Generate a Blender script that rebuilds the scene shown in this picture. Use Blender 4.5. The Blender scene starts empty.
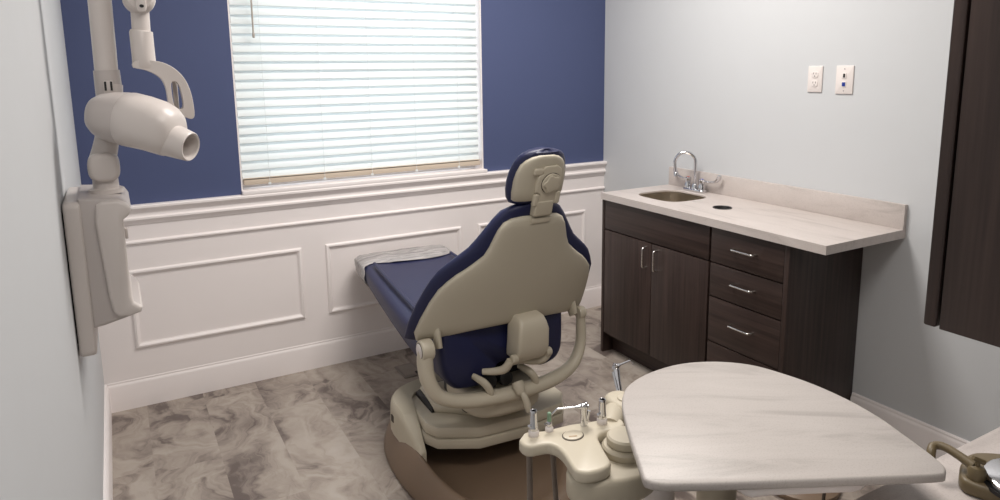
import bpy, bmesh, math, random
from mathutils import Vector, Matrix
from math import sin, cos, pi, radians

S = bpy.context.scene
COL = S.collection

# ------------------------------------------------------------------ camera
F, CXP, CYP = 687.44, 500.74, 186.52
YAW, PITCH, ROLL = 0.51183, 0.16767, -0.012646
fwd = Vector((sin(YAW)*cos(PITCH), cos(YAW)*cos(PITCH), -sin(PITCH)))
rt = Vector((cos(YAW), -sin(YAW), 0)); up = rt.cross(fwd)
r2 = rt*cos(ROLL)+up*sin(ROLL); u2 = -rt*sin(ROLL)+up*cos(ROLL)
cd = bpy.data.cameras.new('camera'); cam = bpy.data.objects.new('camera', cd); COL.objects.link(cam)
M = Matrix((r2, u2, -fwd)).transposed().to_4x4(); M.translation = (-2.72802, -3.50230, 1.54902)
cam.matrix_world = M
cd.sensor_fit = 'HORIZONTAL'; cd.sensor_width = 36; cd.lens = F/1000*36
cd.shift_x = (500-CXP)/1000; cd.shift_y = -(250-CYP)/1000; cd.clip_start = .02
S.camera = cam

# ------------------------------------------------------------------ world, lights, exposure
wd = bpy.data.worlds.new('world'); S.world = wd; wd.use_nodes = True
bg = wd.node_tree.nodes['Background']; bg.inputs[0].default_value = (.83, .91, 1, 1); bg.inputs[1].default_value = 2.35
S.view_settings.view_transform = 'Standard'; S.view_settings.look = 'None'
S.view_settings.gamma = 1; S.view_settings.use_curve_mapping = False
S.view_settings.exposure = 0.0

def area(name, loc, sx, sy, w, col, rot=(0, 0, 0)):
    l = bpy.data.lights.new(name, 'AREA'); l.shape = 'RECTANGLE'; l.size = sx; l.size_y = sy
    l.energy = w; l.color = col
    o = bpy.data.objects.new(name, l); o.location = loc; o.rotation_euler = rot; COL.objects.link(o); return o
WARM = (1, .95, .90)
area('ceiling_lamp', (-1.25, -1.25, 2.72), 1.15, .55, 51, WARM)
area('ceiling_lamp', (-1.95, -2.95, 2.72), 1.15, .55, 20, WARM)

# ------------------------------------------------------------------ helpers
ORG = {}
def smooth_curve(pts, n=6, closed=False):
    pts = [Vector(p) for p in pts]; out = []; N = len(pts)
    rng = range(N) if closed else range(N-1)
    for i in rng:
        if closed: p0, p1, p2, p3 = pts[i-1], pts[i], pts[(i+1) % N], pts[(i+2) % N]
        else: p0, p1, p2, p3 = pts[max(i-1, 0)], pts[i], pts[i+1], pts[min(i+2, N-1)]
        for k in range(n):
            t = k/n
            out.append(.5*((2*p1)+(p2-p0)*t+(2*p0-5*p1+4*p2-p3)*t*t+(3*p1-p0-3*p2+p3)*t**3))
    if not closed: out.append(pts[-1])
    return out

def loft(bm, rings, cap=True, closed=False):
    vs = [[bm.verts.new(p) for p in r] for r in rings]; n = len(vs[0])
    m = len(vs)
    for i in range(m if closed else m-1):
        a, b = vs[i], vs[(i+1) % m]
        for j in range(n):
            bm.faces.new((a[j], a[(j+1) % n], b[(j+1) % n], b[j]))
    if cap and not closed:
        bm.faces.new(vs[0][::-1]); bm.faces.new(vs[-1])
    return vs

def box(bm, lo, hi, bev=0, seg=2, mat=None):
    r = bmesh.ops.create_cube(bm, size=1)
    c = [(a+b)/2 for a, b in zip(lo, hi)]; s = [abs(b-a) for a, b in zip(lo, hi)]
    for v in r['verts']: v.co = Vector([v.co[i]*s[i]+c[i] for i in range(3)])
    if bev:
        es = list({e for v in r['verts'] for e in v.link_edges})
        rr = bmesh.ops.bevel(bm, geom=es, offset=min(bev, min(s)*.49), segments=seg, profile=.5, affect='EDGES')
        vv = set(rr['verts'])
    else: vv = set(r['verts'])
    if mat is not None:
        allv = set()
        for f in rr['faces'] if bev else []: allv |= set(f.verts)
        vv |= allv
        st = list(vv)
        while st:
            v = st.pop()
            for e in v.link_edges:
                w = e.other_vert(v)
                if w not in vv: vv.add(w); st.append(w)
        for v in vv: v.co = mat @ v.co

def rbox(cx, cy, w, d, r=.02, n=6):
    """rounded rectangle outline (2d)"""
    out = []
    for k, (sx, sy) in enumerate(((1, 1), (-1, 1), (-1, -1), (1, -1))):
        for i in range(n+1):
            a = k*pi/2+i/n*pi/2
            out.append((cx+sx*(w/2-r)+r*cos(a), cy+sy*(d/2-r)+r*sin(a)))
    return out

def prism(bm, pts, z0, z1, bev=0, seg=3, tf=None):
    """extruded outline with rounded rims; tf maps (x,y,z)->world"""
    n = len(pts); P = [Vector((p[0], p[1])) for p in pts]
    ar = sum(P[i].x*P[(i+1) % n].y-P[(i+1) % n].x*P[i].y for i in range(n))
    if ar < 0: P = P[::-1]
    nor = []
    for i in range(n):
        a = (P[i]-P[i-1]); b = (P[(i+1) % n]-P[i])
        a = a.normalized() if a.length > 1e-9 else b.normalized(); b = b.normalized() if b.length > 1e-9 else a
        t = a+b; t = t.normalized() if t.length > 1e-6 else a
        nn = Vector((-t.y, t.x)); k = max(.5, abs(nn.dot(Vector((-a.y, a.x)))))
        nor.append(nn/k)
    rings = []
    def ring(off, z): return [(P[i].x+nor[i].x*off, P[i].y+nor[i].y*off, z) for i in range(n)]
    if bev:
        for k in range(seg+1):
            a = pi/2*k/seg; rings.append(ring(bev*(1-sin(a)), z0+bev*(1-cos(a))))
        for k in range(seg+1):
            a = pi/2*k/seg; rings.append(ring(bev*(1-cos(a)), z1-bev*(1-sin(a))))
    else: rings = [ring(0, z0), ring(0, z1)]
    if tf: rings = [[tf(*p) for p in r] for r in rings]
    loft(bm, rings)

def tube(bm, path, rad, n=12, sm=0, flat=1.0, upv=(0, 0, 1)):
    """round or flattened tube along a path; flat scales the axis lying along upv"""
    P = smooth_curve(path, sm) if sm else [Vector(p) for p in path]
    m = len(P)
    if not isinstance(rad, (list, tuple)): R = [rad]*m
    else:
        R = []
        for i in range(m):
            t = i/(m-1)*(len(rad)-1); k = min(int(t), len(rad)-2); R.append(rad[k]*(1-t+k)+rad[k+1]*(t-k))
    rings = []; U = Vector(upv); prev = None
    for i, p in enumerate(P):
        t = (P[min(i+1, m-1)]-P[max(i-1, 0)]).normalized()
        if prev is None:
            a = U-t*U.dot(t)
            if a.length < 1e-3: a = Vector((1, .01, 0))-t*Vector((1, .01, 0)).dot(t)
        else: a = prev-t*prev.dot(t)
        a.normalize(); prev = a; b = t.cross(a)
        rings.append([p+(a*cos(2*pi*k/n)*flat+b*sin(2*pi*k/n))*R[i] for k in range(n)])
    loft(bm, rings)

def lathe(bm, prof, c, axis=(0, 0, 1), n=28, flat=1.0):
    """prof: list of (r, h) along axis from point c"""
    ax = Vector(axis).normalized(); a = Vector((0, 0, 1)).cross(ax)
    if a.length < 1e-3: a = Vector((1, 0, 0))
    a.normalize(); b = ax.cross(a); c = Vector(c)
    rings = [[c+ax*h+(a*cos(2*pi*k/n)+b*sin(2*pi*k/n)*flat)*max(r, 1e-4) for k in range(n)] for r, h in prof]
    loft(bm, rings)

def plate(bm, outer, holes, z0, z1, tf=None):
    """flat slab with through holes"""
    edges = []
    for lp in [outer]+holes:
        v = [bm.verts.new((p[0], p[1], z1)) for p in lp]
        edges += [bm.edges.new((v[i], v[(i+1) % len(v)])) for i in range(len(v))]
    r = bmesh.ops.triangle_fill(bm, use_beauty=True, edges=edges, normal=(0, 0, 1))
    fs = [g for g in r['geom'] if isinstance(g, bmesh.types.BMFace)]
    ex = bmesh.ops.extrude_face_region(bm, geom=fs, use_keep_orig=True)
    nv = [g for g in ex['geom'] if isinstance(g, bmesh.types.BMVert)]
    for v in nv: v.co.z = z0
    if tf:
        for v in bm.verts: v.co = Vector(tf(*v.co))

def sell(w, d, n=32, e=4.0, c=(0, 0)):
    """superellipse outline"""
    o = []
    for k in range(n):
        a = 2*pi*k/n; x, y = cos(a), sin(a)
        o.append((c[0]+w*math.copysign(abs(x)**(2/e), x), c[1]+d*math.copysign(abs(y)**(2/e), y)))
    return o

def new(): return bmesh.new()
def obj(name, bm, mat, parent=None, ang=38, label=None, mods=None):
    bmesh.ops.recalc_face_normals(bm, faces=bm.faces)
    me = bpy.data.meshes.new(name); bm.to_mesh(me); bm.free()
    if parent is not None: org = ORG[parent.name]
    else:
        xs = [v.co for v in me.vertices]
        org = Vector(((min(v.x for v in xs)+max(v.x for v in xs))/2, (min(v.y for v in xs)+max(v.y for v in xs))/2, min(v.z for v in xs)))
    me.transform(Matrix.Translation(-org))
    me.polygons.foreach_set('use_smooth', [True]*len(me.polygons))
    me.set_sharp_from_angle(angle=radians(ang))
    me.materials.append(mat)
    o = bpy.data.objects.new(name, me); COL.objects.link(o)
    if parent is not None: o.parent = parent
    else: o.location = org
    ORG[o.name] = org
    if label: o['label'] = label
    return o
def thing(name, label, cat, loc, group=None):
    o = bpy.data.objects.new(name, None); COL.objects.link(o); o.location = loc; o.empty_display_size = .05
    ORG[o.name] = Vector(loc); o['label'] = label; o['category'] = cat
    if group: o['group'] = group
    return o
def tag(o, label, cat, group=None):
    o['label'] = label; o['category'] = cat
    if group: o['group'] = group
    return o
def struct(name, bm, mat, parent=None, ang=38):
    o = obj(name, bm, mat, parent, ang)
    if parent is None: o['kind'] = 'structure'
    return o
def B(name, lo, hi, mat, parent=None, bev=0, seg=2, label=None):
    bm = new(); box(bm, lo, hi, bev, seg); return obj(name, bm, mat, parent, label=label)

# ------------------------------------------------------------------ materials
def lin(c): return tuple(((v/255)/12.92 if v/255 <= .04045 else ((v/255+.055)/1.055)**2.4) for v in c)
def mat(name, rgb, rough=.5, metal=0, bump=0, bscale=200, var=0, vscale=8, spec=.5, coat=0, srgb=True):
    m = bpy.data.materials.new(name); m.use_nodes = True; nt = m.node_tree; p = nt.nodes['Principled BSDF']
    c = lin(rgb) if srgb else rgb
    p.inputs['Base Color'].default_value = (*c, 1); p.inputs['Roughness'].default_value = rough
    p.inputs['Metallic'].default_value = metal; p.inputs['Specular IOR Level'].default_value = spec
    p.inputs['Coat Weight'].default_value = coat; p.inputs['Coat Roughness'].default_value = .15
    tc = nt.nodes.new('ShaderNodeTexCoord')
    n = nt.nodes.new('ShaderNodeTexNoise'); n.inputs['Scale'].default_value = vscale; n.inputs['Detail'].default_value = 3
    nt.links.new(tc.outputs['Object'], n.inputs['Vector'])
    mx = nt.nodes.new('ShaderNodeMix'); mx.data_type = 'RGBA'
    v = max(var, .012)
    mx.inputs[6].default_value = (*[a*(1-v) for a in c], 1); mx.inputs[7].default_value = (*[min(1, a*(1+v)) for a in c], 1)
    nt.links.new(n.outputs['Fac'], mx.inputs[0]); nt.links.new(mx.outputs[2], p.inputs['Base Color'])
    if bump:
        n2 = nt.nodes.new('ShaderNodeTexNoise'); n2.inputs['Scale'].default_value = bscale; n2.inputs['Detail'].default_value = 2
        nt.links.new(tc.outputs['Object'], n2.inputs['Vector'])
        b = nt.nodes.new('ShaderNodeBump'); b.inputs['Strength'].default_value = bump; b.inputs['Distance'].default_value = .002
        nt.links.new(n2.outputs['Fac'], b.inputs['Height']); nt.links.new(b.outputs[0], p.inputs['Normal'])
    return m

paint_grey = mat('light_grey_paint', (201, 203, 205), .75, bump=.15, bscale=260)
paint_blue = mat('blue_paint', (73, 83, 120), .7, bump=.15, bscale=260)
paint_white = mat('white_trim_paint', (243, 236, 234), .5)
ceil_white = mat('ceiling_white', (226, 226, 224), .9, bump=.2, bscale=90)
cream = mat('cream_plastic', (200, 191, 172), .33, spec=.45)
cream_mat = mat('cream_matte_plastic', (192, 183, 164), .5, spec=.4)
cream_tex = mat('cream_textured_plastic', (190, 182, 164), .5, bump=.25, bscale=500)
brown = mat('brown_base_plastic', (122, 102, 84), .42, var=.03)
navy = mat('navy_vinyl', (27, 32, 70), .46, bump=.08, bscale=380, spec=.5)
black = mat('black_plastic', (22, 21, 22), .45)
white_pl = mat('white_plastic', (226, 218, 214), .35)
xray_pl = mat('off_white_enamel', (205, 197, 192), .35)
xray_dk = mat('grey_enamel', (186, 178, 174), .38)
chrome = mat('chrome', (215, 215, 218), .12, 1)
nickel = mat('brushed_nickel', (222, 219, 214), .24, 1)
steel = mat('stainless_steel', (205, 195, 180), .3, 1, var=.05, vscale=30)
hose_m = mat('taupe_hose', (120, 108, 98), .5)
green_m = mat('green_tip', (128, 158, 132), .5)
khaki = mat('khaki_enamel', (112, 98, 72), .42)
blind_w = mat('blind_white', (232, 236, 236), .5)
beige_rail = mat('blind_rail', (205, 190, 172), .5)
seam_m = mat('dark_seam', (70, 62, 54), .6)
red_m = mat('red_dot', (190, 50, 45), .5); bluedot = mat('blue_dot', (50, 60, 160), .5)

def slat_mat():
    m = bpy.data.materials.new('blind_slat'); m.use_nodes = True; nt = m.node_tree
    p = nt.nodes['Principled BSDF']; p.inputs['Base Color'].default_value = (.86, .9, .9, 1); p.inputs['Roughness'].default_value = .45
    t = nt.nodes.new('ShaderNodeBsdfTranslucent'); t.inputs[0].default_value = (.93, .95, .94, 1)
    mx = nt.nodes.new('ShaderNodeMixShader'); mx.inputs[0].default_value = .33
    n = nt.nodes.new('ShaderNodeTexNoise'); n.inputs['Scale'].default_value = 40
    tc = nt.nodes.new('ShaderNodeTexCoord'); nt.links.new(tc.outputs['Object'], n.inputs['Vector'])
    b = nt.nodes.new('ShaderNodeBump'); b.inputs['Strength'].default_value = .05; nt.links.new(n.outputs[0], b.inputs['Height'])
    nt.links.new(b.outputs[0], p.inputs['Normal'])
    nt.links.new(p.outputs[0], mx.inputs[1]); nt.links.new(t.outputs[0], mx.inputs[2])
    nt.links.new(mx.outputs[0], nt.nodes['Material Output'].inputs[0]); return m
slat_m = slat_mat()

def wood(name, axis):
    """dark laminate with fine grain along an axis (0 x, 1 y, 2 z)"""
    m = mat(name, (60, 48, 45), .42, spec=.4); nt = m.node_tree; p = nt.nodes['Principled BSDF']
    tc = nt.nodes.new('ShaderNodeTexCoord'); mp = nt.nodes.new('ShaderNodeMapping')
    sc = [55, 55, 55]; sc[axis] = 1.6; mp.inputs['Scale'].default_value = sc
    n = nt.nodes.new('ShaderNodeTexNoise'); n.inputs['Scale'].default_value = 1; n.inputs['Detail'].default_value = 5; n.inputs['Roughness'].default_value = .65
    n.inputs['Distortion'].default_value = .25
    cr = nt.nodes.new('ShaderNodeValToRGB')
    cr.color_ramp.elements[0].position = .3; cr.color_ramp.elements[0].color = (*lin((41, 31, 28)), 1)
    cr.color_ramp.elements[1].position = .72; cr.color_ramp.elements[1].color = (*lin((71, 56, 51)), 1)
    nt.links.new(tc.outputs['Object'], mp.inputs[0]); nt.links.new(mp.outputs[0], n.inputs['Vector'])
    nt.links.new(n.outputs[0], cr.inputs[0]); nt.links.new(cr.outputs[0], p.inputs['Base Color'])
    return m
wood_z = wood('dark_laminate', 2); wood_y = wood('dark_laminate_crossways', 1)

def stone(name, ang, base=(198, 189, 184)):
    m = mat(name, base, .38, spec=.45); nt = m.node_tree; p = nt.nodes['Principled BSDF']
    tc = nt.nodes.new('ShaderNodeTexCoord'); mp = nt.nodes.new('ShaderNodeMapping')
    mp.vector_type = 'TEXTURE'; mp.inputs['Rotation'].default_value = (0, 0, ang); mp.inputs['Scale'].default_value = (1/2.2, 1/12, 1/8)
    n = nt.nodes.new('ShaderNodeTexNoise'); n.inputs['Scale'].default_value = 1.4; n.inputs['Detail'].default_value = 6
    n.inputs['Roughness'].default_value = .62; n.inputs['Distortion'].default_value = .7
    cr = nt.nodes.new('ShaderNodeValToRGB')
    cr.color_ramp.elements[0].position = .28; cr.color_ramp.elements[0].color = (*lin([c-22 for c in base]), 1)
    e = cr.color_ramp.elements.new(.46); e.color = (*lin(base), 1)
    cr.color_ramp.elements[-1].position = .75; cr.color_ramp.elements[-1].color = (*lin([min(255, c+8) for c in base]), 1)
    nt.links.new(tc.outputs['Object'], mp.inputs[0]); nt.links.new(mp.outputs[0], n.inputs['Vector'])
    nt.links.new(n.outputs[0], cr.inputs[0])
    s = nt.nodes.new('ShaderNodeTexNoise'); s.inputs['Scale'].default_value = 330; s.inputs['Detail'].default_value = 1
    nt.links.new(tc.outputs['Object'], s.inputs['Vector'])
    c2 = nt.nodes.new('ShaderNodeValToRGB'); c2.color_ramp.elements[0].position = .33; c2.color_ramp.elements[0].color = (.9, .89, .88, 1)
    c2.color_ramp.elements[1].position = .45; c2.color_ramp.elements[1].color = (1, 1, 1, 1)
    nt.links.new(s.outputs[0], c2.inputs[0])
    mx = nt.nodes.new('ShaderNodeMix'); mx.data_type = 'RGBA'; mx.blend_type = 'MULTIPLY'; mx.inputs[0].default_value = 1
    nt.links.new(cr.outputs[0], mx.inputs[6]); nt.links.new(c2.outputs[0], mx.inputs[7]); nt.links.new(mx.outputs[2], p.inputs['Base Color'])
    return m
stone_y = stone('solid_surface_counter', pi/2)
stone_t = stone('solid_surface_tray', -.55, (180, 173, 168))
stone_x = stone('solid_surface_rear', 0)

def glass_mat():
    m = bpy.data.materials.new('window_glass'); m.use_nodes = True; nt = m.node_tree
    nt.nodes.remove(nt.nodes['Principled BSDF'])
    t = nt.nodes.new('ShaderNodeBsdfTransparent'); g = nt.nodes.new('ShaderNodeBsdfGlossy'); g.inputs['Roughness'].default_value = .05
    mx = nt.nodes.new('ShaderNodeMixShader'); mx.inputs[0].default_value = .07
    nt.links.new(t.outputs[0], mx.inputs[1]); nt.links.new(g.outputs[0], mx.inputs[2]); nt.links.new(mx.outputs[0], nt.nodes['Material Output'].inputs[0])
    return m
glass = glass_mat()
def film_mat():
    m = bpy.data.materials.new('clear_plastic_sleeve'); m.use_nodes = True; nt = m.node_tree
    p = nt.nodes['Principled BSDF']; p.inputs['Base Color'].default_value = (.52, .49, .48, 1); p.inputs['Roughness'].default_value = .28
    t = nt.nodes.new('ShaderNodeBsdfTransparent'); t.inputs[0].default_value = (.85, .85, .87, 1)
    mx = nt.nodes.new('ShaderNodeMixShader')
    n = nt.nodes.new('ShaderNodeTexNoise'); n.inputs['Scale'].default_value = 14; n.inputs['Detail'].default_value = 4; n.inputs['Distortion'].default_value = 1.2
    tc = nt.nodes.new('ShaderNodeTexCoord'); mp = nt.nodes.new('ShaderNodeMapping'); mp.inputs['Scale'].default_value = (.6, 2.2, 1)
    nt.links.new(tc.outputs['Object'], mp.inputs[0]); nt.links.new(mp.outputs[0], n.inputs['Vector'])
    cr = nt.nodes.new('ShaderNodeMapRange'); cr.inputs[1].default_value = .35; cr.inputs[2].default_value = .65; cr.inputs[3].default_value = .55; cr.inputs[4].default_value = .95
    nt.links.new(n.outputs[0], cr.inputs[0]); nt.links.new(cr.outputs[0], mx.inputs[0])
    b = nt.nodes.new('ShaderNodeBump'); b.inputs['Strength'].default_value = .8; b.inputs['Distance'].default_value = .02
    nt.links.new(n.outputs[0], b.inputs['Height']); nt.links.new(b.outputs[0], p.inputs['Normal'])
    nt.links.new(t.outputs[0], mx.inputs[1]); nt.links.new(p.outputs[0], mx.inputs[2]); nt.links.new(mx.outputs[0], nt.nodes['Material Output'].inputs[0])
    return m
film = film_mat()

def floor_mat():
    m = mat('swirled_vinyl_tile', (140, 130, 122), .38, spec=.4); nt = m.node_tree; p = nt.nodes['Principled BSDF']; L = nt.links.new
    def N(t): return nt.nodes.new(t)
    tc = N('ShaderNodeTexCoord'); at = N('ShaderNodeAttribute'); at.attribute_name = 'tile'
    sep = N('ShaderNodeSeparateXYZ'); L(at.outputs['Vector'], sep.inputs[0])
    off = N('ShaderNodeVectorMath'); off.operation = 'MULTIPLY_ADD'; L(at.outputs['Vector'], off.inputs[0]); off.inputs[1].default_value = (17, 23, 11); L(tc.outputs['Object'], off.inputs[2])
    n1 = N('ShaderNodeTexNoise'); n1.inputs['Scale'].default_value = 2.1; n1.inputs['Detail'].default_value = 1.5; n1.inputs['Roughness'].default_value = .4; L(off.outputs[0], n1.inputs['Vector'])
    n0 = N('ShaderNodeTexNoise'); n0.inputs['Scale'].default_value = 9; n0.inputs['Detail'].default_value = 2; L(off.outputs[0], n0.inputs['Vector'])
    d = N('ShaderNodeVectorMath'); d.operation = 'MULTIPLY_ADD'; L(n1.outputs['Color'], d.inputs[0]); d.inputs[1].default_value = (.55, 1.3, 0); L(off.outputs[0], d.inputs[2])
    d2 = N('ShaderNodeVectorMath'); d2.operation = 'MULTIPLY_ADD'; L(n0.outputs['Color'], d2.inputs[0]); d2.inputs[1].default_value = (.14, .30, 0); L(d.outputs[0], d2.inputs[2])
    mp = N('ShaderNodeMapping'); mp.inputs['Scale'].default_value = (7.5, 3.4, 1); L(d2.outputs[0], mp.inputs[0])
    n2 = N('ShaderNodeTexNoise'); n2.inputs['Scale'].default_value = 1; n2.inputs['Detail'].default_value = 6; n2.inputs['Roughness'].default_value = .63; n2.inputs['Distortion'].default_value = .6; L(mp.outputs[0], n2.inputs['Vector'])
    n3 = N('ShaderNodeTexNoise'); n3.inputs['Scale'].default_value = 5; n3.inputs['Detail'].default_value = 3; L(off.outputs[0], n3.inputs['Vector'])
    m2 = N('ShaderNodeMath'); m2.operation = 'MULTIPLY_ADD'; L(n3.outputs[0], m2.inputs[0]); m2.inputs[1].default_value = .35; L(n2.outputs[0], m2.inputs[2])
    m3 = N('ShaderNodeMath'); m3.operation = 'ADD'; L(m2.outputs[0], m3.inputs[0])
    tz = N('ShaderNodeMath'); tz.operation = 'MULTIPLY_ADD'; L(sep.outputs['Z'], tz.inputs[0]); tz.inputs[1].default_value = .10; tz.inputs[2].default_value = -.07; L(tz.outputs[0], m3.inputs[1])
    cr = N('ShaderNodeValToRGB'); e = cr.color_ramp.elements
    e[0].position = .49; e[0].color = (*lin((98, 87, 82)), 1)
    e[1].position = .90; e[1].color = (*lin((176, 168, 160)), 1)
    a = e.new(.565); a.color = (*lin((136, 125, 117)), 1)
    a = e.new(.64); a.color = (*lin((155, 144, 134)), 1)
    a = e.new(.75); a.color = (*lin((170, 160, 150)), 1)
    L(m3.outputs[0], cr.inputs[0]); L(cr.outputs[0], p.inputs['Base Color'])
    return m
floor_m = floor_mat()

# ------------------------------------------------------------------ room
W = 2.873; H = 2.75; YB = -3.85; PY = -3.42
bm = new(); lay = None
rnd = random.Random(5)
tiles = []
TW = .245; TL = .98
x0 = -2.711-TW
k = 0
joints = {0: -.62, 1: -.67, 2: -.10, 3: -.376, 4: -.80, 5: -.25, 6: -.55, 7: -.95, 8: -.15, 9: -.7, 10: -.4, 11: -.05, 12: -.6}
tone = {}
while x0 < 0:
    xa, xb = max(x0, -W), min(x0+TW, 0)
    j = joints.get(k, -.3)
    ys = [j+TL*q for q in range(-5, 3)]
    for q in range(len(ys)-1):
        ya, yb = max(ys[q], YB), min(ys[q+1], 0)
        if yb-ya > .001: tiles.append((xa, xb, ya, yb, k, q))
    x0 += TW; k += 1
vals = []
for xa, xb, ya, yb, kk, q in tiles:
    f = bm.faces.new([bm.verts.new(p) for p in ((xa, ya, 0), (xb, ya, 0), (xb, yb, 0), (xa, yb, 0))])
    v = [rnd.random(), rnd.random(), rnd.random()*.55]
    if kk == 3 and q == 4: v[2] = 1.0
    vals.append(v)
# slab body under the tiles
sl = [bm.verts.new(p) for p in ((-W, YB, -.08), (0, YB, -.08), (0, 0, -.08), (-W, 0, -.08))]
bm.faces.new(sl[::-1]); vals.append([0, 0, 0])
me_vals = vals
me = bpy.data.meshes.new('floor'); bm.to_mesh(me); bm.free()
at = me.attributes.new('tile', 'FLOAT_VECTOR', 'FACE')
for i, v in enumerate(me_vals): at.data[i].vector = v
me.materials.append(floor_m); fo = bpy.data.objects.new('floor', me); COL.objects.link(fo); fo['kind'] = 'structure'

def SB(name, lo, hi, m): bm = new(); box(bm, lo, hi); return struct(name, bm, m)
SB('ceiling', (-W-.1, YB-.1, H), (.1, .15, H+.1), ceil_white)
SB('wall_left', (-W-.1, YB-.1, 0), (-W, .15, H), paint_grey)
SB('wall_right', (0, YB-.1, 0), (.1, .15, H), paint_grey)
SB('wall_front', (-W, YB-.1, 0), (0, YB, H), paint_grey)
SB('wall_partition', (-1.98, PY-.1, 0), (0, PY, H), paint_grey)
WX0, WX1, WZ0, WZ1 = -2.211, -.874, .966, 2.2
bm = new()
plate(bm, [(-W, 0), (0, 0), (0, H), (-W, H)], [[(WX0, WZ0), (WX1, WZ0), (WX1, WZ1), (WX0, WZ1)]], 0, .15, tf=lambda x, y, z: (x, z, y))
struct('wall_back', bm, paint_blue)
# white wainscot board, rail, bead, panel mouldings
SB('trim_1', (-W, -.008, 0), (0, 0, .93), paint_white)
def xprof(name, prof, xa, xb, m=paint_white, st=True):
    """profile of (depth into the room, z) run along x on the back wall"""
    bm = new(); loft(bm, [[(x, -d, z) for d, z in prof] for x in (xa, xb)]); return struct(name, bm, m, ang=25)
rail = [(0, .966), (.034, .966), (.038, .961), (.038, .952), (.033, .947), (.024, .938), (.018, .925), (.020, .913), (.027, .906), (.027, .898), (.018, .889), (.013, .876), (.008, .872), (0, .872)]
xprof('trim_2', rail, -W, 0)
xprof('trim_3', [(.0, .803), (.012, .801), (.019, .795), (.019, .789), (.012, .783), (0, .780)], -W, 0)
def frame(name, xa, xb, za, zb, w=.027):
    bm = new()
    prof = [(0, .006), (0, .011), (.006, .018), (.013, .020), (.019, .016), (.022, .011), (w, .009), (w, .006)]
    rings = []
    for cx, cz, sx, sz in ((xa, za, 1, 1), (xb, za, -1, 1), (xb, zb, -1, -1), (xa, zb, 1, -1)):
        rings.append([(cx+sx*o, -d, cz+sz*o) for o, d in prof])
    loft(bm, rings, cap=False, closed=True); struct(name, bm, paint_white, ang=25)
frame('trim_4', -2.732, -1.944, .286, .664)
frame('trim_5', -1.822, -1.033, .286, .664)
frame('trim_6', -.925, -.148, .286, .664)
bprof = [(0, .1448), (.006, .1448), (.010, .140), (.010, .132), (.014, .126), (.016, .118), (.016, 0), (0, 0)]
xprof('baseboard_back', bprof, -W, 0)
def yprof(name, xw, sx, ya, yb, h=.1448):
    bm = new(); loft(bm, [[(xw+sx*d, y, z*h/.1448) for d, z in bprof] for y in (ya, yb)]); struct(name, bm, paint_white, ang=25)
yprof('baseboard_left', -W, 1, YB, -.016)
yprof('baseboard_right', 0, -1, -2.83, -1.79, .133)
yprof('baseboard_corner', 0, -1, -.60, -.016)

# window with jamb, sill, glass
bm = new()
fr = .045
plate(bm, [(WX0, WZ0), (WX1, WZ0), (WX1, WZ1), (WX0, WZ1)],
      [[(WX0+fr, WZ0+fr), (WX1-fr, WZ0+fr), (WX1-fr, 1.57), (WX0+fr, 1.57)], [(WX0+fr, 1.61), (WX1-fr, 1.61), (WX1-fr, WZ1-fr), (WX0+fr, WZ1-fr)]],
      .095, .135, tf=lambda x, y, z: (x, z, y))
w1 = struct('window_1', bm, white_pl)
bm = new(); box(bm, (WX0+.02, .112, WZ0+.02), (WX1-.02, .116, WZ1-.02)); obj('window_pane', bm, glass, w1)
bm = new()
box(bm, (WX0-.0, -.036, .964), (WX1+.008, .095, .985), .003)
obj('window_sill', bm, paint_white, w1)
bm = new()
box(bm, (WX0, .0, WZ0), (WX0+.006, .095, WZ1)); box(bm, (WX1-.006, .0, WZ0), (WX1, .095, WZ1)); box(bm, (WX0, .0, WZ1-.006), (WX1, .095, WZ1))
obj('window_jamb', bm, paint_white, w1)

# horizontal blind
bl = thing('window_blind', 'white horizontal slat blind closed over the window in the blue wall', 'blind', (-1.54, .03, .99))
bm = new(); z = 1.062; pitch = .0437; ca, sa = cos(radians(62)), sin(radians(62))
BX0, BX1 = WX0+.012, WX1-.018
while z < 2.12:
    rings = []
    for x in (BX0, BX1):
        r = []
        for t, off in ((-1, 0), (-.5, .0018), (0, .0024), (.5, .0018), (1, 0)):
            # room side edge low, window side edge high
            r.append((x, .028+t*.026*ca-off*sa, z+t*.026*sa+off*ca))
        for t, off in ((1, 0), (.5, .0018), (0, .0024), (-.5, .0018), (-1, 0)):
            r.append((x, .030+t*.026*ca-off*sa, z+t*.026*sa+off*ca-.0032))
        rings.append(r)
    loft(bm, rings); z += pitch
obj('slats', bm, slat_m, bl)
B('bottom_rail', (BX0+.003, .004, 1.008), (BX1, .052, 1.034), beige_rail, bl, .004)
B('lowest_slat', (BX0+.003, .002, 1.0385), (BX1, .054, 1.0415), beige_rail, bl, .001)
B('headrail', (BX0, -.002, 2.13), (BX1, .055, 2.185), white_pl, bl, .003)
for x in (-2.075, -1.80, -1.545, -1.29, -1.03):
    bm = new()
    tube(bm, [(x, .0, 1.0), (x, .0, 2.14)], .0011, 6); tube(bm, [(x+.002, .057, 1.0), (x+.002, .057, 2.14)], .0011, 6)
    box(bm, (x-.007, .0015, 1.003), (x+.007, .0045, 1.014), .001)
    obj('ladder_cord', bm, blind_w, bl)
bm = new(); tube(bm, [(-2.105, -.012, 2.14), (-2.107, -.016, 1.735)], .0042, 8); lathe(bm, [(.004, 0), (.006, .004), (.006, .02), (.004, .024)], (-2.107, -.016, 1.715))
obj('tilt_wand', bm, mat('clear_wand', (176, 168, 158), .3), bl)

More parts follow.
